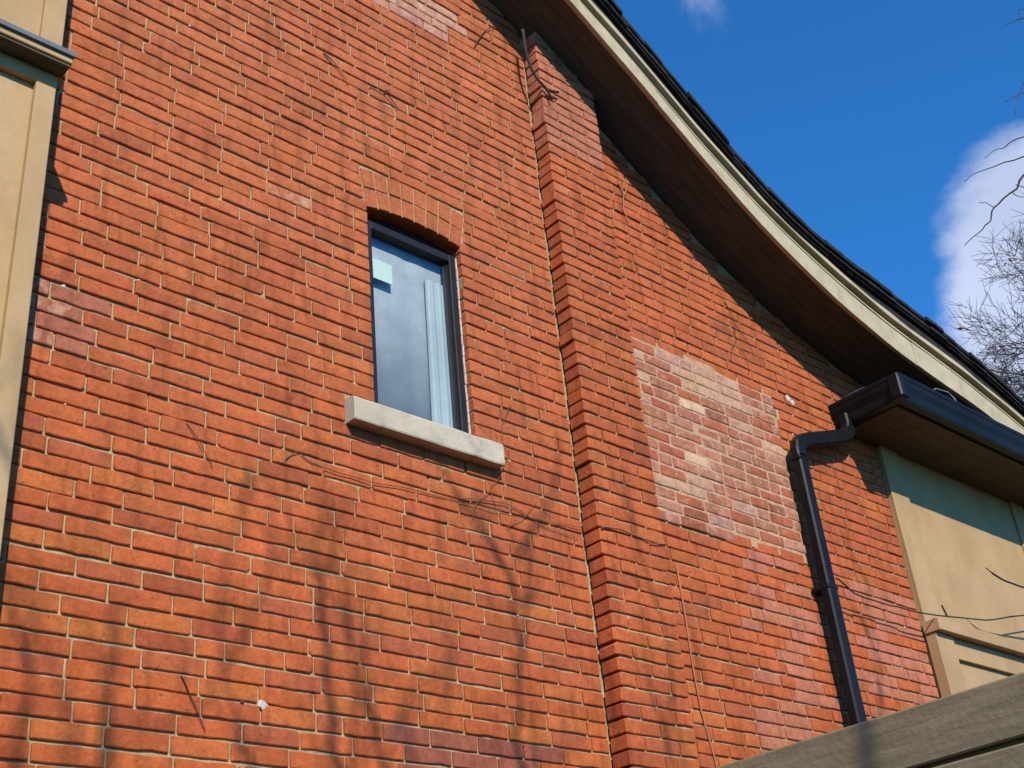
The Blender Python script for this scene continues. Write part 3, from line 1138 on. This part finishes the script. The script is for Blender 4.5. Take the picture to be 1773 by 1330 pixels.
vine([[(3.982, -0.125, 5.46), (3.991, -0.125, 5.267), (4.032, -0.128, 5.135), (4.113, -0.13, 5.07), (4.141, -0.135, 5.011)],
      [(4.111, -0.13, 5.065), (4.16, -0.135, 5.075), (4.213, -0.13, 5.10)]], 0.010, 0.007, M_DARKVINE, 'dark thick forked stem hanging over the top of the pilaster', 0.004, 1)
vine([[(2.45, -0.010, 2.312), (2.504, -0.012, 2.36), (2.571, -0.010, 2.332), (2.765, -0.008, 2.318), (3.029, -0.010, 2.333), (3.344, -0.008, 2.348), (3.578, -0.012, 2.356), (3.898, -0.008, 2.374), (4.07, -0.012, 2.39)],
      [(3.35, -0.008, 2.36), (3.6, -0.010, 2.40), (3.85, -0.009, 2.34), (4.05, -0.010, 2.33)]], 0.0024, 0.0015, M_VINE, 'long thin brown vine running level across the brick below the sill', 0.010, 2)
vine([[(4.097, -0.116, 2.35), (4.2, -0.117, 2.372), (4.332, -0.114, 2.365), (4.45, -0.116, 2.352), (4.55, -0.115, 2.367)]], 0.004, 0.003, M_VINE, 'short thin vine crossing the face of the pilaster', 0.008, 3)
vine([[(2.044, -0.006, 1.395), (2.091, -0.012, 1.308), (2.139, -0.008, 1.218)]], 0.0026, 0.0014, M_DARKVINE, 'thin dark twig slanting down the lowest bricks at bottom left', 0.004, 4)
vine([[(2.022, -0.006, 2.349), (2.076, -0.012, 2.285), (2.113, -0.008, 2.23), (2.135, -0.010, 2.193)]], 0.0018, 0.0012, M_DARKVINE, 'hair thin twig slanting down the brick left of and below the sill', 0.006, 5)
vine([[(3.699, -0.010, 2.936), (3.641, -0.012, 2.838), (3.622, -0.009, 2.769), (3.648, -0.010, 2.65)],
      [(3.648, -0.010, 2.65), (3.56, -0.012, 2.50), (3.521, -0.010, 2.442), (3.575, -0.012, 2.314), (3.681, -0.010, 2.199)],
      [(3.52, -0.010, 2.44), (3.43, -0.009, 2.36), (3.40, -0.010, 2.26)], [(3.60, -0.010, 2.28), (3.72, -0.012, 2.37), (3.80, -0.010, 2.46)]],
     0.0018, 0.0010, M_VINE, 'tangle of thin vine stems right of and below the sill end', 0.012, 6)
vine([[(2.67, -0.008, 4.60), (2.70, -0.010, 4.582), (2.754, -0.012, 4.544), (2.813, -0.008, 4.463)]], 0.0045, 0.002, M_VINE, 'short pale vine stem on the brick high above the window', 0.005, 7)
vine([[(2.935, -0.008, 4.543), (3.038, -0.012, 4.538), (3.118, -0.008, 4.477)], [(3.03, -0.01, 4.54), (3.07, -0.01, 4.58)]], 0.004, 0.002, M_DARKVINE, 'small dark forked twig on the brick just above the window arch', 0.006, 8)
vine([[(3.70, -0.008, 5.25), (3.729, -0.010, 5.316), (3.803, -0.012, 5.443), (3.90, -0.010, 5.53)]], 0.004, 0.0025, M_DARKVINE, 'dark thin stem climbing into the roof shadow left of the pilaster', 0.006, 9)
vine([[(5.62, -0.008, 4.25), (5.66, -0.012, 4.12), (5.65, -0.010, 3.98), (5.72, -0.012, 3.84), (5.70, -0.010, 3.75)], [(5.65, -0.010, 3.98), (5.58, -0.012, 3.88), (5.55, -0.01, 3.80)], [(5.66, -0.012, 4.1), (5.78, -0.01, 3.99), (5.80, -0.01, 3.90)]],
     0.0022, 0.0013, M_DARKVINE, 'thin dark stems on the brick between the pink patch and the soffit', 0.014, 10)
vine([[(4.77, -0.009, 4.78), (4.80, -0.014, 4.70), (4.77, -0.014, 4.60), (4.80, -0.012, 4.50)], [(4.80, -0.014, 4.70), (4.86, -0.012, 4.83)]], 0.006, 0.003, M_CABLE, 'pale mortar crusted stem just right of the pilaster near the soffit', 0.012, 11)

# thin branches in front of the tan panel
t1 = MB().tube(smooth_path([(5.95, -0.13, E + 2.46), (6.212, -0.10, E + 2.414), (6.515, -0.10, E + 2.415), (6.854, -0.12, E + 2.414), (7.55, -0.13, E + 2.495), (8.181, -0.12, E + 2.64), (8.95, -0.11, E + 2.84)], 5, 0.012, 3), 0.0048, 6)
t1.tube(smooth_path([(7.05, -0.13, E + 2.50), (7.09, -0.125, E + 2.44)], 3), 0.006, 5)
tag(t1.build('bare_branch', M_DARKVINE, None, True), 'long thin bare branch sagging from the downspout across the tan panel', 'branch')
t2 = MB().tube(smooth_path([(7.41, -0.30, E + 2.755), (7.545, -0.31, E + 2.705), (7.86, -0.30, E + 2.71), (8.32, -0.28, E + 2.745), (8.9, -0.2, E + 2.85)], 5, 0.01, 5), [0.0035] * 3 + [0.0065] * 18, 6)
tag(t2.build('bare_branch', M_DARKVINE, None, True), 'short dark branch tip curving in front of the tan panel near the right edge', 'branch')

# ------------------------------------------------------------------ fence
FX = 2.70
fence = empty('wooden_fence', (FX + 0.05, -2.2, 0.0), 'weathered grey brown board fence slanting across the lower right corner', 'fence')
rr = random.Random(8)
zt = E + 0.757
i = 0
while zt > 0.1:
    h = 0.131
    mb = MB()
    n = 24
    v = []; f = []
    off = rr.gauss(0, 0.002)
    for j in range(n + 1):
        y = -4.6 + 4.57 * j / n
        a = wob((y, i, 0), 1.3, 0.004); b = wob((y, i, 5), 1.3, 0.004)
        x0 = FX + off + wob((y, i, 9), 0.9, 0.004)
        v += [(x0 + 0.003, y, zt - h + a), (x0, y, zt - h + a + 0.004), (x0, y, zt + b - 0.004), (x0 + 0.003, y, zt + b), (x0 + 0.024, y, zt + b), (x0 + 0.024, y, zt - h + a)]
    for j in range(n):
        for k in range(6):
            k2 = (k + 1) % 6
            f.append((j * 6 + k, j * 6 + k2, j * 6 + 6 + k2, j * 6 + 6 + k))
    f.append(tuple(range(6))); f.append(tuple(n * 6 + k for k in range(5, -1, -1)))
    mb.add(v, f).build('board', M_WOOD, fence)
    box('backing_board', FX + 0.0295, FX + 0.045, -4.58, -0.04, zt - h - 0.060, zt - h + 0.050, M_WOOD, fence)
    zt -= h + 0.011
    i += 1
for y in (-4.5, -2.7, -0.9, -0.12):
    box('post', FX + 0.046, FX + 0.13, y - 0.045, y + 0.045, 0.0, E + 0.72, M_WOOD, fence, 0.004)
for y in (-2.7, -0.9):
    for z in (0.72, 0.66):
        mb = MB()
        mb.tube([(FX - 0.006, y, E + z), (FX + 0.01, y, E + z)], 0.006, 8)
        mb.build('nail_head', M_DARKVINE, fence)

# ------------------------------------------------------------------ trees


def grow(mb, p, d, L, r, depth, rr, bend=0.35, up_=0.10, kids=(3, 4), leaf=None, rmin=0.004):
    """one limb, then its side limbs"""
    n = 5
    pts = [Vector(p)]
    d = Vector(d).normalized()
    dirs = [d]
    for i in range(n):
        d = (d + Vector((rr.gauss(0, bend), rr.gauss(0, bend), rr.gauss(0, bend) + up_)) * 0.45).normalized()
        pts.append(pts[-1] + d * L / n)
        dirs.append(d)
    r1 = max(rmin * 0.7, r * 0.45)
    mb.tube(pts, [r + (r1 - r) * i / n for i in range(n + 1)], 5 if r > 0.02 else 3, False)
    if depth == 0:
        if leaf is not None and rr.random() < 0.010:
            leaf.append((pts[-1], d))
        return
    for k in range(rr.randint(*kids)):
        i = rr.randint(1, n)
        q = dirs[i]
        s = Vector((rr.gauss(0, 1), rr.gauss(0, 1), rr.gauss(0, 1)))
        s = (s - q * s.dot(q)).normalized()
        nd = (q * rr.uniform(0.55, 1.0) + s * rr.uniform(0.5, 0.95)).normalized()
        grow(mb, pts[i], nd, L * rr.uniform(0.5, 0.78), max(rmin, (r + (r1 - r) * i / n) * rr.uniform(0.5, 0.75)), depth - 1, rr, bend, up_, kids, leaf, rmin)


def tree(name, base, trunk_pts, r0, limbs, seed, label, group=None, bend=0.24, depth=4, rmin=0.006, leaves=False, limb_l=2.4, kids=(3, 4)):
    rr = random.Random(seed)
    t = empty(name, base, label, 'tree', group)
    tp = smooth_path([Vector(base)] + [Vector(q) for q in trunk_pts], 4, 0.04, seed)
    n = len(tp)
    rads = [r0 * (1 - 0.7 * i / (n - 1)) for i in range(n)]
    MB().tube(tp, rads, 10).build('trunk', M_BARK, t, True)
    mb = MB(); lf = [] if leaves else None
    for (fr, d, L) in limbs:
        i = min(n - 1, int(fr * (n - 1)))
        grow(mb, tp[i], d, L, rads[i] * 0.42, depth, rr, bend=bend, leaf=lf, rmin=rmin, kids=kids)
    mb.build('crown', M_BARK, t)
    if lf:
        lm = MB()
        for p, d in lf:
            s = rr.uniform(0.03, 0.05)
            a = Vector((rr.gauss(0, 1), rr.gauss(0, 1), rr.gauss(0, 1))).normalized(); b = a.cross(Vector((0.3, 0.5, 0.8))).normalized()
            lm.add([p, p + a * s + b * s * 0.45, p + a * s * 2, p + a * s - b * s * 0.45], [(0, 1, 2, 3)])
        o = lm.build('leaves', M_LEAF, t)
        o['kind'] = 'stuff'
    return t


def at(px, py, dist):
    """a place in the view, dist metres of horizontal distance away"""
    d = fwd * 2220 + rgt * (px - 886.5) - upv * (py - 665)
    return CAM + d * (dist / math.hypot(d.x, d.y))


# tree standing beyond the right end of the house
tb_ = Vector((17.2, 1.7, 0))
tree('bare_tree', tb_, [tb_ + Vector((0.1, 0.1, 4.5)), tb_ + Vector((-0.1, 0.1, 8.0)), tb_ + Vector((-0.2, 0.2, 11.0))], 0.20,
     [(0.52, (-0.5, 0.8, 0.5), 2.0), (0.56, (-0.6, 0.5, 0.7), 2.0), (0.62, (0.7, 0.2, 0.5), 2.0), (0.64, (-0.4, 0.9, 0.5), 2.0), (0.70, (-0.3, 0.9, 0.5), 1.8), (0.76, (-0.6, -0.6, 0.8), 1.6), (0.80, (-0.4, 0.8, 0.7), 1.6), (0.86, (0.5, -0.4, 0.9), 1.4), (0.9, (-0.2, 0.8, 0.8), 1.3), (1.0, (-0.1, 0.1, 1.0), 1.2)],
     31, 'bare dense twiggy tree rising behind the roof at the right edge', depth=4, rmin=0.0042, leaves=True, kids=(4, 6))

# second, nearer tree whose long tips reach into the sky from the right
base2 = Vector((16.6, -1.6, 0))
t = empty('bare_tree', base2, 'bare tree with a few long drooping branch tips entering the sky from the right edge', 'tree')
tr2 = smooth_path([base2, base2 + Vector((0.1, 0, 6)), base2 + Vector((0.0, 0.2, 11)), base2 + Vector((0.2, 0.3, 16))], 4, 0.05, 2)
MB().tube(tr2, [0.26 * (1 - 0.75 * i / 12) for i in range(13)], 10).build('trunk', M_BARK, t, True)
mb = MB()
rr = random.Random(77)
DST = 15.2
for pts, r in (([(2050, 160), (1900, 205), (1830, 250), (1773, 305), (1755, 330), (1722, 360), (1712, 385), (1700, 396), (1670, 425)], 0.022),
               ([(1900, 230), (1773, 272), (1730, 285), (1690, 300), (1668, 313)], 0.013),
               ([(1880, 220), (1773, 236), (1740, 255), (1722, 260), (1705, 275)], 0.012),
               ([(1722, 360), (1708, 352), (1695, 350)], 0.007), ([(1752, 333), (1765, 341), (1785, 340)], 0.008),
               ([(1850, 130), (1773, 160), (1755, 168), (1740, 178)], 0.011),
               ([(1860, 10), (1773, 30), (1755, 38), (1740, 43)], 0.012), ([(1800, 15), (1765, 18), (1768, 34)], 0.007),
               ([(2050, 420), (1900, 360), (1800, 330), (1760, 322)], 0.016),
               ([(1900, 60), (1820, 90), (1780, 130), (1762, 172), (1758, 200)], 0.012)):
    q = smooth_path([at(a, b, DST + 0.0015 * (a - 1700) ) for a, b in pts], 4, 0.03, len(pts) + int(r * 1000))
    mb.tube(q, [max(0.005, r * (1 - 0.75 * i / (len(q) - 1))) for i in range(len(q))], 5)
for j, ((a, b), i) in enumerate((((2050, 160), 10), ((2050, 420), 7), ((1900, 230), 9), ((1880, 220), 9), ((1850, 130), 10), ((1860, 10), 11), ((1900, 60), 11))):
    p = at(a, b, DST + 0.0015 * (a - 1700))
    mb.tube([tr2[i], (tr2[i] + p) / 2 + Vector((0, 0, 0.25)), p], [0.07, 0.045, 0.022], 6)
for i in range(6, 13):
    for k in range(2):
        grow(mb, tr2[i], (rr.uniform(0.2, 1), rr.uniform(-1, -0.2), rr.uniform(0.3, 1)), 2.0, 0.05, 3, rr, rmin=0.008)
mb.build('crown', M_BARK, t)

# bare trees in the garden towards the sun: their stems throw the soft streaks on the wall
SV = Vector((0.445, 1.0, -0.76))


def sunward(x, z, k):
    """the place k metres out from the wall that shades wall point (x, z)"""
    return Vector((x, 0, E + z)) - SV * k


def garden_tree(base, stems, label, seed, trunk_r=0.11):
    rr = random.Random(seed)
    t = empty('garden_tree', base, label, 'tree', 'bare garden trees opposite the wall')
    fork = Vector(base) + Vector((0, 0, 1.3))
    MB().tube([base, Vector(base) + Vector((0.02, 0, 0.6)), fork], [trunk_r, trunk_r * 0.8, trunk_r * 0.75], 10).build('trunk', M_BARK, t, True)
    mb = MB()
    for pts, r, k in stems:
        path = [sunward(x, z, k) for x, z in pts]
        low = path[0]
        full = [fork - Vector((0, 0, 0.15)), fork.lerp(low, 0.35) + Vector((0, 0, -0.4)), fork.lerp(low, 0.75) + Vector((0, 0, -0.15))] + path
        q = smooth_path(full, 4, 0.11, seed)
        n = len(q)
        mb.tube(q, [r * 0.62 * (1.35 - 1.05 * (i / (n - 1)) ** 1.6) for i in range(n)], 6)
        for j in range(3):
            i = rr.randint(int(n * 0.4), n - 2)
            d = (q[i + 1] - q[i]).normalized() + Vector((rr.gauss(0, 0.35), rr.gauss(0, 0.35), rr.uniform(0, 0.3)))
            grow(mb, q[i], d, rr.uniform(0.4, 0.9), r * rr.uniform(0.35, 0.6), 1, rr, bend=0.25, up_=0.25, kids=(2, 3), rmin=0.004)
    mb.build('stems', M_BARK, t)
    return t


garden_tree((-0.9, -5.3, 0), [
    ([(1.50, 0.6), (1.53, 1.06), (1.55, 1.36), (1.52, 1.75)], 0.024, 4.75),
    ([(1.70, 0.7), (1.66, 1.2), (1.72, 1.5)], 0.016, 4.61),
    ([(1.80, 0.6), (1.815, 1.1), (1.82, 1.5), (1.84, 1.8)], 0.022, 4.97),
    ([(2.42, 0.8), (2.33, 1.12), (2.24, 1.36), (2.19, 1.6), (2.16, 1.8)], 0.018, 4.68),
    ([(1.22, 1.2), (1.10, 1.9), (1.02, 2.5), (0.98, 3.1)], 0.022, 4.61),
    ([(0.9, 1.4), (0.94, 2.3), (0.90, 2.9)], 0.018, 4.90)], 'bare multi stemmed garden tree standing opposite the tan bay', 5)
garden_tree((0.4, -5.0, 0), [
    ([(2.70, 0.6), (2.662, 1.15), (2.635, 1.52), (2.625, 1.80), (2.60, 2.05)], 0.032, 4.46),
    ([(2.90, 0.6), (2.865, 1.17), (2.83, 1.45), (2.83, 1.7), (2.86, 1.9)], 0.020, 4.75),
    ([(3.42, 0.8), (3.53, 1.3), (3.605, 1.66), (3.63, 1.95), (3.66, 2.2)], 0.026, 4.54),
    ([(3.18, 0.7), (3.15, 1.2), (3.2, 1.6)], 0.015, 4.61)], 'bare multi stemmed garden tree standing opposite the window', 6)
garden_tree((2.1, -5.5, 0), [
    ([(4.45, 0.7), (4.47, 1.5), (4.50, 1.95)], 0.016, 4.75),
    ([(6.30, 1.2), (6.35, 1.9), (6.40, 2.25), (6.44, 2.66)], 0.016, 4.61),
    ([(4.9, 0.4), (4.8, 0.9), (4.9, 1.3)], 0.018, 4.68),
    ([(4.2, -0.6), (4.0, -0.1), (3.7, 0.6), (3.5, 1.0)], 0.022, 4.82),
    ([(3.6, -0.8), (3.8, -0.2), (4.0, 0.3)], 0.02, 4.68)], 'bare multi stemmed garden tree standing opposite the downspout', 7)
